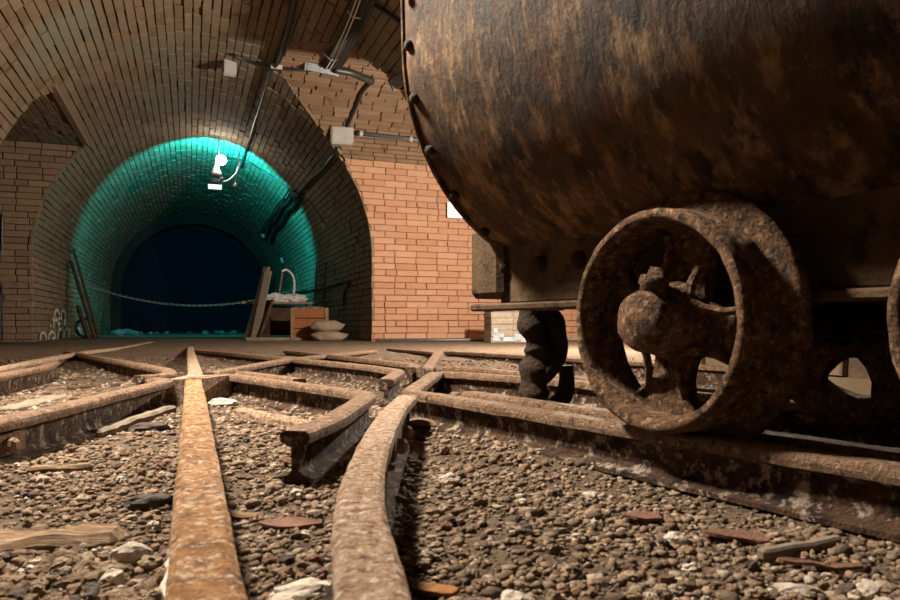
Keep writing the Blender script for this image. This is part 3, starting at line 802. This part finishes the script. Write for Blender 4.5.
# crate
cx_, cy_ = 1.40, 8.80; zc = gz(cx_, cy_)
cr = prop('wooden_crate', (cx_, cy_, zc), R(-8), 'orange wooden crate of wide boards against the tunnel wall', 'crate')
CW, CD, CHH = .44, .34, .40
mb = MB(); mb.box((0, 0, .012), (CW, CD, .024)); mb.build('base_board', m_crate, cr)
for k in range(3):
    zz = .025 + .125 * k + .06
    for yy in (-CD / 2, CD / 2):
        mb = MB(); mb.box((0, yy, zz), (CW, .02, .116), bev=.003); mb.build('board', m_crate, cr)
    for xx in (-CW / 2, CW / 2):
        mb = MB(); mb.box((xx, 0, zz), (.02, CD - .03, .116), bev=.003); mb.build('board', m_crate, cr)
for xx in (-CW / 2, CW / 2):
    mb = MB(); mb.box((xx * .93, -CD / 2 - .018, .2), (.045, .018, .40), bev=.003); mb.build('batten', m_wood, cr)
def lump(r_, seed, sq=(1, 1, 1), sub=2, amp=.25, sc=2.0):
    bm = bmesh.new(); bmesh.ops.create_icosphere(bm, subdivisions=sub, radius=1)
    for v_ in bm.verts:
        d = 1 + amp * mnoise.noise(v_.co * sc + Vector((seed * 3.1, seed * 1.3, seed)))
        v_.co = Vector((v_.co.x * sq[0], v_.co.y * sq[1], v_.co.z * sq[2])) * d * r_
    me = bpy.data.meshes.new('lump'); bm.to_mesh(me); bm.free(); return me
for i, (dx, dy, r_) in enumerate(((-.14, .02, .035), (-.07, -.05, .04), (-.01, .03, .045), (.06, -.04, .04), (.12, .03, .045), (.16, -.06, .03), (-.17, -.07, .03), (.02, -.09, .035))):
    a = R(-8); x = cx_ + dx * math.cos(a) - dy * math.sin(a); y = cy_ + dx * math.sin(a) + dy * math.cos(a)
    o = link('stone', lump(r_, i + 40, (1.2, 1, .8)), m_rubble); o.location = (x, y, zc + .39); tag(o, 'pale lump of rubble piled on top of the orange wooden crate', 'stone', 'rubble on the crate')
# a board under the loose lumps
mb = MB(); mb.box((0, 0, .37), (CW - .03, CD - .03, .012)); mb.build('lid', m_wood_d, cr)
# sacks
def sack(loc, rz, sx, sy, sz, sd, label):
    bm = bmesh.new(); bmesh.ops.create_icosphere(bm, subdivisions=4, radius=1)
    for v_ in bm.verts:
        x, y, z = v_.co
        k = 1 - .25 * abs(x) ** 3
        zz = math.copysign(abs(z) ** .8, z) * (1 - .45 * max(0, abs(x) - .55))
        n_ = .10 * mnoise.noise(Vector((x * 2.2 + sd, y * 2.2, z * 2))) + .04 * mnoise.noise(Vector((x * 7 + sd, y * 7, z * 6)))
        v_.co = Vector((x * sx * (1 + n_), math.copysign(abs(y) ** .75, y) * sy * k * (1 + n_), max(-.85, zz) * sz * (1 + n_)))
    me = bpy.data.meshes.new('sack'); bm.to_mesh(me); bm.free(); me.polygons.foreach_set('use_smooth', [True] * len(me.polygons))
    o = link('sack', me, m_sack); o.location = loc; o.rotation_euler = (0, 0, rz)
    mb = MB(); mb.tube([(sx * .80, 0, 0), (sx * .98, 0, .01), (sx * 1.05, 0, .0)], [.05, .024, .035], 10); mb.build('tied_neck', m_sack, o, True)
    return tag(o, label, 'sack')
g0 = gz(1.55, 8.35)
sack((1.55, 8.33, g0 + .055), R(-15), .21, .14, .07, 1.0, 'flattened beige sack lying on the floor beneath the other sack')
sack((1.53, 8.33, g0 + .175), R(-5), .19, .12, .075, 6.0, 'plump beige sack lying on top of another sack beside the crate')
# bench with cloth
bx_, by_ = 1.12, 9.65; zb = gz(bx_, by_)
bn = prop('workbench', (bx_, by_, zb), R(-4), 'dark rough workbench with an overhanging plank top behind the crate', 'bench')
mb = MB(); mb.box((.02, 0, .485), (1.0, .34, .035), bev=.006); mb.build('top', m_wood_g, bn)
for xx in (-.20, .40):
    for yy in (-.13, .13):
        mb = MB(); mb.box((xx, yy, .235), (.06, .06, .47), bev=.005); mb.build('leg', m_wood_d, bn)
mb = MB(); mb.box((.1, .11, .25), (.66, .02, .40)); mb.build('back_panel', m_wood_d, bn)
for i, (dx, sx, lab) in enumerate(((-.05, .20, 'crumpled pale cloth heaped on the workbench near the leaning planks'), (.20, .17, 'crumpled pale cloth heaped on the workbench near the tunnel wall'))):
    me = lump(1, 60 + i, (sx, .13, .065), 4, .45, 2.6); me.polygons.foreach_set('use_smooth', [True] * len(me.polygons))
    o = link('cloth', me, m_cloth); o.location = (bx_ + dx, by_ - .02, zb + .545); tag(o, lab, 'cloth')
hp = prop('curved_handle', (bx_ + .02, by_ + .05, zb + .50), 0, 'pale curved handle with a thin brown rod standing on the workbench', 'handle')
mb = MB(); mb.tube([(-.02, 0, .0), (.04, 0, .40)], .012, 8); mb.build('rod', m_wood, hp)
mb = MB(); mb.tube(catmull([(.03, 0, .42), (.10, 0, .44), (.18, 0, .36), (.20, 0, .22), (.18, 0, .04)], 6), .016, 8); mb.build('bow', m_cloth, hp, True)
# leaning planks
def stick(name, a, b, w_, t_, mat, label, cat='plank', twist=0.0):
    a = Vector(a); b = Vector(b); d = b - a; L_ = d.length
    mb = MB(); mb.box((0, 0, L_ / 2), (w_, t_, L_), bev=min(w_, t_) * .12)
    o = mb.build(name, mat); o.location = a
    o.rotation_euler = (d.to_track_quat('Z', 'Y').to_matrix() @ Matrix.Rotation(twist, 3, 'Z')).to_euler()
    return tag(o, label, cat)
def gp(px, Z, z=None):
    c = cw((px - 450) / F * Z, Z); c.z = ground(c.x, c.y) if z is None else z; return c
stick('plank', gp(247, 8.85), gp(267, 9.08, .99), .11, .035, m_wood_g, 'long grey-green plank leaning against the workbench, tallest of the bundle')
stick('plank', gp(254, 8.75), gp(268.5, 8.98, .93), .09, .035, m_wood_g, 'grey plank leaning between the tallest plank and the workbench leg', twist=.3)
stick('plank', gp(258, 8.7), gp(272, 8.86, .56), .10, .03, m_wood_d, 'short dark plank leaning against the front of the workbench', twist=-.3)
stick('plank', gp(266, 8.92), gp(268, 8.96, .56), .10, .04, m_wood_d, 'dark upright board standing beside the workbench leg')
b1 = prop('board', (0, 0, 0), 0, '', 'plank') if False else None
mb = MB(); c = gp(278, 8.55); mb.box((0, 0, .02), (.75, .16, .04), R and Matrix.Rotation(R(-6), 3, 'Z'), bev=.005); o = mb.build('plank', m_wood_g); o.location = c; tag(o, 'grey plank lying flat on the floor before the workbench', 'plank')
# poles at the left
stick('pole', gp(99, 9.6), gp(73.5, 10.35, 1.36), .032, .032, m_wood_d, 'tallest thin dark pole leaning on the left tunnel wall', 'pole')
stick('pole', gp(95, 9.5), gp(71, 10.2, 1.17), .045, .035, m_wood_d, 'thicker dark pole leaning next to the tallest pole', 'pole', .4)
stick('pole', gp(89, 9.2), gp(78, 9.7, .50), .05, .05, m_wood_d, 'short stub of dark pole at the foot of the leaning poles', 'pole', .2)
tg = prop('hoop', gp(86, 9.9), R(20), 'small dark hoop standing against the wall behind the poles', 'hoop')
mb = MB(); mb.tube([(.13 * math.cos(t * math.pi / 12), 0, .15 + .13 * math.sin(t * math.pi / 12)) for t in range(25)], .02, 8, False); mb.build('ring', m_cable, tg)
# whitewash marks on the left wall foot
wm = wl
xw = XC - RAD + .014
def arc_mark(yc, z0, w_, h_):
    mb = MB(); n = 9; vv = []
    for i in range(n + 1):
        t = math.pi * i / n
        for k in (1.0, .72 + random.uniform(-.12, .12)):
            vv.append((0, yc - math.cos(t) * w_ / 2 * k, z0 + math.sin(t) ** .7 * h_ * k))
    ff = [(2 * i, 2 * i + 1, 2 * i + 3, 2 * i + 2) for i in range(n)]
    m2 = MB(); m2.add([(xw, y, z) for _, y, z in vv] + [(xw - .006, y, z) for _, y, z in vv], ff + [tuple(len(vv) + q for q in f_)[::-1] for f_ in ff])
    m2.build('whitewash_mark', m_white, wl)
for yc, z0, w_, h_ in ((10.05, .06, .30, .10), (10.4, .06, .28, .13), (10.72, .06, .26, .14), (10.22, .20, .27, .12), (10.60, .20, .26, .12), (10.25, .34, .25, .11), (10.56, .35, .22, .10), (9.72, .06, .25, .09), (11.35, .08, .3, .12)):
    arc_mark(9.75 + (yc - 9.75) * 1.75, z0, w_ * 1.7, h_ * 1.1)
for k in range(14):
    y = random.uniform(9.75, 11.8); z = random.uniform(.05, .34)
    m2 = MB(); m2.box((xw - .004, y, z), (.008, random.uniform(.04, .12), random.uniform(.02, .05))); m2.build('whitewash_mark', m_white, wl)
# chain across the tunnel
ca = Vector((XC - RAD, 12.6, .93)); cb = Vector((XC + RAD, 12.0, .95)); nl = 84
ch_ = MB()
for i in range(nl):
    t = (i + .5) / nl; p = ca.lerp(cb, t); p.z -= 4 * .38 * t * (1 - t); t2 = t + .01; p2 = ca.lerp(cb, t2); p2.z -= 4 * .38 * t2 * (1 - t2)
    d = (p2 - p).normalized(); s_ = d.cross(Vector((0, 0, 1))).normalized(); u_ = s_.cross(d)
    e = s_ if i % 2 else u_
    ch_.tube([p + d * (.027 * math.cos(a)) + e * (.014 * math.sin(a)) - ca for a in [k * math.pi / 4 for k in range(9)]], .0055, 5, False)
o = ch_.build('chain', m_chain); o.location = ca; tag(o, 'rusty chain hung low across the dark tunnel mouth', 'chain')
# rubble at the tunnel end
for i in range(34):
    px = random.uniform(118, 250); Z = random.uniform(14.0, 16.2); r_ = random.uniform(.02, .06)
    if i < 12: px = random.uniform(112, 136); Z = random.uniform(12.6, 13.8); r_ = random.uniform(.04, .10)
    c = gp(px, Z)
    if c.x < XC - RAD + .2: c.x = XC - RAD + .2
    o = link('stone', lump(r_, i + 5, (1.2, 1, .8), 2, .5), m_rubble); o.location = (c.x, c.y, c.z + r_ * .45 )
    if i < 12: tag(o, 'pale rubble lump heaped against the left wall at the tunnel end', 'stone', 'rubble heap by the left wall')
    else: tag(o, 'small pale rubble lump strewn on the floor before the dark tunnel end', 'stone', 'rubble strewn at the tunnel end')
# grey block pier by the passage wall
pr_ = cw((509 - 450) / F * 7.6, 7.6); pr_.z = gz(pr_.x, pr_.y)
pier = prop('block_pier', pr_, R(-4), 'low grey block pier with bluish-white paint splash beside the orange wall', 'pier')
for r_ in range(6):
    for k in range(2):
        o_ = -.12 if (r_ % 2) else 0
        mb = MB(); mb.box((-.125 + .25 * k + (o_ if k == 0 else o_) * .0 + random.uniform(-.004, .004), random.uniform(-.004, .004), .032 + .066 * r_), (.244, .24, .060), bev=.004); mb.build('brick', m_block, pier)
mb = MB(); mb.box((0, 0, .2), (.48, .22, .39)); mb.build('mortar', m_mortar_w, pier)
for x, z, w_, h_ in ((-.17, .06, .12, .08), (-.06, .04, .2, .05), (.06, .06, .1, .07), (.15, .03, .12, .05), (-.20, .12, .05, .07)):
    mb = MB(); mb.box((x, -.126, z), (w_, .006, h_), bev=.0028); mb.build('paint_splash', m_bluew, pier)
# kerb strip at the wall foot
mb = MB(); mb.box((0, 0, .02), (2.6, .07, .05), bev=.012); me = mb.mesh('kerb'); o = link('trim_3', me, m_block); o.location = (3.32, YP + HP - .04, gz(2.6, 7.7) - .01); o['kind'] = 'structure'
mb = MB(); mb.tube([(0, 0, 0), (2.3, -.12, 0)], .022, 8); o = mb.build('pipe', m_pipe, None, True); o.location = (1.95, YP + HP - .16, gz(2.6, 7.6) + .018); tag(o, 'thin pipe lying on the floor along the foot of the orange brick wall', 'pipe')

# ------------------------------------------------------------------ ballast
ico = bmesh.new(); bmesh.ops.create_icosphere(ico, subdivisions=1, radius=1)
IV = np.array([v_.co[:] for v_ in ico.verts]); IF = np.array([[v_.index for v_ in f_.verts] for f_ in ico.faces]); ico.free()
def gravel(name, zones, parent, mat):
    RP_ = np.array(RAILPTS)
    V = []; Fc = []; Tn = []; base = 0
    for z0, z1, lat, n, s0, s1 in zones:
        Zs = z0 + (z1 - z0) * rng.random(n); xs_ = (rng.random(n) * 2 - 1) * lat * np.maximum(Zs, .5) + .0
        size = s0 + (s1 - s0) * rng.random(n) ** 2.2
        pos = np.array([[*cw(a, b)[:2]] for a, b in zip(xs_, Zs)])
        keep = np.ones(len(pos), bool)
        for k0 in range(0, len(pos), 2000):
            dd = ((pos[k0:k0 + 2000, None, :] - RP_[None]) ** 2).sum(-1).min(1); keep[k0:k0 + 2000] = dd > .020 ** 2
        cl = np.array([mnoise.noise((a * 4.5, b * 4.5, 9.3)) for a, b in pos]); keep &= rng.random(len(pos)) < np.clip(.78 + 1.1 * cl, .25, 1)
        pos = pos[keep]; size = size[keep]
        gz_ = np.array([ground(a, b) for a, b in pos])
        n_ = len(pos)
        sc = size[:, None, None] * (.62 + .5 * rng.random((n_, 1, 3))) * np.array([1.1, 1.1, .75])
        pts = IV[None] * (.5 + .85 * rng.random((n_, len(IV), 1))) * sc
        an = rng.random(n_) * 6.283; ca_, sa_ = np.cos(an)[:, None], np.sin(an)[:, None]
        x = pts[:, :, 0] * ca_ - pts[:, :, 1] * sa_ + pos[:, 0:1]; y = pts[:, :, 0] * sa_ + pts[:, :, 1] * ca_ + pos[:, 1:2]
        z = pts[:, :, 2] + (gz_ + size * .25)[:, None]
        V.append(np.stack([x, y, z], -1).reshape(-1, 3))
        Fc.append((IF[None] + (np.arange(n_) * len(IV))[:, None, None] + base).reshape(-1, 3)); base += n_ * len(IV)
        Tn.append(np.repeat(rng.random(n_) ** 1.25, len(IF)))
    V = np.concatenate(V).astype(np.float32); Fc = np.concatenate(Fc).astype(np.int32); Tn = np.concatenate(Tn).astype(np.float32)
    me = bpy.data.meshes.new(name); me.vertices.add(len(V)); me.vertices.foreach_set('co', V.ravel())
    me.loops.add(Fc.size); me.loops.foreach_set('vertex_index', Fc.ravel())
    me.polygons.add(len(Fc)); me.polygons.foreach_set('loop_start', np.arange(0, Fc.size, 3)); 
    me.update(calc_edges=True); at = me.attributes.new('tone', 'FLOAT', 'FACE'); at.data.foreach_set('value', Tn)
    o = link(name, me, mat, parent); return o
g = gravel('ballast', [(.30, 1.15, .95, 34000, .0016, .0076), (1.15, 2.3, .85, 24000, .0025, .010), (2.3, 4.0, .8, 9000, .004, .013), (.3, 1.8, .95, 900, .007, .013)], None, m_gravel)
tag(g, 'loose brown gravel ballast spread between the rails', 'gravel', kind='stuff')

# ------------------------------------------------------------------ stones, flakes and timber on the ballast
def on_ground(px, py, z=.02):
    Z = (CAMZ - z) * F / (py - HOR); c = cw((px - 450) / F * Z, Z); c.z = ground(c.x, c.y); return c, Z
def stone(px, py, wpx, sq, mat, label, group=None, sd=0, name='stone', rz=0.0, amp=.35, lift=.3):
    c, Z = on_ground(px, py); r_ = wpx / 2 / F * Z
    me = lump(r_, sd + px * .13, sq, 3, amp, 1.9); o = link(name, me, mat); o.location = (c.x, c.y, c.z + r_ * sq[2] * lift + .003); o.rotation_euler = (0, 0, rz)
    return tag(o, label, 'stone', group)
stone(515, 586, 36, (1, 1, .8), m_stone_w, 'rough white stone lying beside the orange rust flake')
stone(675, 526, 21, (1, 1, .8), m_stone_w, 'small round white stone among grey pebbles before the wagon rail')
stone(450, 470, 20, (1.1, .9, .7), m_stone_w, 'pale crusty stone near the curved tan rail')
stone(866, 572, 40, (1.5, .6, .35), m_stone_w, 'long white chalky lump lying by the wagon rail foot', rz=.4)
stone(795, 570, 36, (1.4, .7, .35), m_stone_w, 'flat white chalky lump between two dark pebbles', rz=-.5)
stone(885, 586, 30, (1.2, .8, .4), m_stone_w, 'blunt white chalky lump beside the long one')
stone(323, 390, 12, (1.1, .9, .8), m_stone_b, 'rounded brown cobble sitting behind the bent wing rail')
stone(132, 540, 34, (1.1, .8, .8), m_stone_w, 'pale grey crusty stone beside the orange rail')
stone(113, 562, 24, (1, .9, .9), m_stone_w, 'pinkish pale stone half sunk in coarse gravel')
stone(150, 420, 26, (1.4, .8, .5), m_stone_g, 'dark slab of stone lying below the hooked rail')
stone(215, 492, 30, (1.3, .8, .6), m_stone_g, 'dark blocky stone leaning on the orange rail')
stone(150, 492, 34, (1.4, .7, .5), m_stone_g, 'dark flat stone in a hollow beside the orange rail')
stone(270, 395, 26, (1.5, .7, .4), m_stone_w, 'white salt crust heaped under the bent wing rail', rz=.6)
stone(222, 400, 22, (1.2, .8, .5), m_stone_w, 'white salt crust beside the orange rail')
stone(300, 575, 44, (1.5, .8, .35), m_stone_w, 'white crumbling salt patch between the orange and curved rails', rz=.3)
stone(285, 590, 34, (1.3, .8, .4), m_stone_w, 'white gritty lump between the two foreground rails')
stone(345, 560, 40, (.8, 1.2, .6), m_stone_b, 'brown block of packed earth against the curved rail')
stone(420, 420, 34, (1.3, 1.2, .25), m_stone_b, 'flat grey-brown slab beside the bend of the curved rail', lift=.6)
def flake(px, py, wpx, asp, th, mat, label, rz, name='rust_flake', cat='flake', tilt=0.06):
    c, Z = on_ground(px, py); L_ = wpx / F * Z; bm = bmesh.new(); n = 14
    top = []; bot = []
    for i in range(n):
        t = 2 * math.pi * i / n; k = 1 + .25 * mnoise.noise((px * .1 + math.cos(t) * 1.5, math.sin(t) * 1.5, py * .1))
        x, y = math.cos(t) * L_ / 2 * k, math.sin(t) * L_ / 2 * asp * k
        zz = .004 * mnoise.noise((x * 40, y * 40, px))
        top.append(bm.verts.new((x, y, th + zz))); bot.append(bm.verts.new((x * 1.03, y * 1.03, zz)))
    bm.faces.new(top); bm.faces.new(bot[::-1])
    for i in range(n): bm.faces.new((top[i], bot[i], bot[(i + 1) % n], top[(i + 1) % n]))
    me = bpy.data.meshes.new(name); bm.to_mesh(me); bm.free()
    o = link(name, me, mat); o.location = (c.x, c.y, c.z + .006); o.rotation_euler = (tilt, tilt * .6, rz - YAW); return tag(o, label, cat)
flake(432, 574, 50, .55, .0035, m_stone_o, 'orange rust flake lying beside the curved tan rail', -.3)
flake(640, 504, 42, .6, .0035, m_stone_r, 'flat reddish-brown rust flake under the near wagon wheel', -.1)
flake(735, 524, 62, .35, .0035, m_stone_r, 'long reddish rust plate lying before the wagon rail', -.35)
flake(290, 510, 62, .5, .0035, m_stone_r, 'purple-red slab of rust between the two foreground rails', .25)
flake(820, 548, 84, .16, .0035, m_stone_r, 'narrow reddish iron strip lying before the wagon rail', -.15)
flake(355, 520, 22, .6, .006, m_stone_o, 'small orange chip near the curved rail', .3)
flake(667, 568, 16, .6, .005, m_stone_r, 'tiny red chip lying on grey pebbles', .1)
def slab(px0, py0, px1, py1, w_, h_, mat, label, cat='timber', name='timber', lift=.0):
    a, _ = on_ground(px0, py0); b, _ = on_ground(px1, py1); d = b - a; L_ = d.length
    mb = MB(); mb.box((0, 0, 0), (L_, w_, h_), bev=min(w_, h_) * .2); me = mb.mesh(name)
    bm = bmesh.new(); bm.from_mesh(me); bmesh.ops.subdivide_edges(bm, edges=[e for e in bm.edges if e.calc_length() > L_ * .5], cuts=14); bm.to_mesh(me); bm.free()
    jitter(me, h_ * .16, 25, px0 * .1)
    o = link(name, me, mat); o.location = ((a.x + b.x) / 2, (a.y + b.y) / 2, (a.z + b.z) / 2 + lift + h_ * .1); o.rotation_euler = (0, 0, math.atan2(d.y, d.x)); return tag(o, label, cat)
slab(-60, 530, 122, 520, .055, .045, m_wood, 'worn light brown timber sleeper half buried in gravel beside the orange rail', lift=-.012)
slab(28, 465, 92, 461, .022, .02, m_wood, 'thin pale wood splinter lying below the bolted rail')
slab(5, 405, 60, 392, .06, .02, m_wood_g, 'grey board lying inside the hooked rail triangle')
slab(70, 384, 128, 380, .05, .015, m_wood_d, 'dark flat board lying behind the hooked rail')
slab(240, 408, 322, 424, .035, .03, m_rail_t, 'salt-crusted tan strip at the foot of the bent wing rail', 'iron strip', 'iron_strip')
slab(95, 428, 172, 404, .03, .03, m_wood_g, 'pale splintered timber lying along the bolted rail foot')
slab(760, 540, 838, 527, .012, .012, m_wood_g, 'thin pale stick lying before the wagon rail', 'stick', 'stick', .006)
slab(220, 498, 262, 500, .02, .016, m_wood, 'short brown wood chip beside the orange rail')
slab(440, 395, 470, 386, .045, .02, m_wood_g, 'grey wood chip inside the pointed nose rail')
slab(166, 640, 170, 560, .005, .040, m_stone_w, 'white flaking strip standing along the side of the orange rail', 'strip', 'strip')
kinds = [(m_stone_b, 'brown angular stone lying loose in the gravel', 'loose brown stones'), (m_stone_w, 'small pale stone lying loose in the gravel', 'loose pale stones'),
         (m_stone_r, 'reddish stone lying loose in the gravel', 'loose reddish stones'), (m_stone_g, 'dark grey stone lying loose in the gravel', 'loose dark stones')]
railbands = [(160, 250), (345, 415)]
for i in range(170):
    px = random.uniform(5, 895); py = random.uniform(425, 596)
    if px > 430 and py < 440 + (px - 430) * .22: continue
    xl_ = 190 - (py - 380) * .1; xr_ = 205 + (py - 380) * .2
    if xl_ - 14 < px < xr_ + 14 or 335 < px < 420: continue
    k = random.choices(range(4), (6, 2.2, 1, 1.5))[0]; mt, lb_, gr = kinds[k]
    stone(px, py, random.uniform(9, 17) * (.6 + .6 * (py - 400) / 200), (1.1, random.uniform(.7, 1), random.uniform(.6, .9)), mt, lb_, gr, i, rz=random.uniform(0, 6), amp=.5)

# coarser stones heaped beside the orange rail
for i in range(150):
    px = random.uniform(-10, 160); py = random.uniform(536, 612)
    wpx = random.uniform(14, 30) * (.8 + .3 * (py - 540) / 60)
    k = random.choices((m_stone_b, m_stone_c, m_stone_g), (5, 4, 1))[0]
    lb_ = {m_stone_b: 'coarse brown stone in the heap beside the orange rail', m_stone_c: 'coarse tan stone in the heap beside the orange rail', m_stone_g: 'coarse dark stone in the heap beside the orange rail'}[k]
    stone(px, py, wpx, (1.1, random.uniform(.7, 1), random.uniform(.6, .85)), k, lb_, lb_.replace('coarse', 'heaped').replace('stone in the heap', 'stones'), i, rz=random.uniform(0, 6), amp=.5, lift=.1)
for i in range(60):
    px = random.uniform(440, 890); py = random.uniform(555, 606)
    k = random.choices((m_stone_b, m_stone_c, m_stone_w), (3, 4, 2))[0]
    lb_ = {m_stone_b: 'brown pebble strewn near the white chalky lumps', m_stone_c: 'tan pebble strewn near the white chalky lumps', m_stone_w: 'whitish pebble strewn near the white chalky lumps'}[k]
    stone(px, py, random.uniform(9, 20), (1.1, random.uniform(.7, 1), random.uniform(.5, .85)), k, lb_, lb_.replace('pebble', 'pebbles'), i, rz=random.uniform(0, 6), amp=.5, lift=.15)
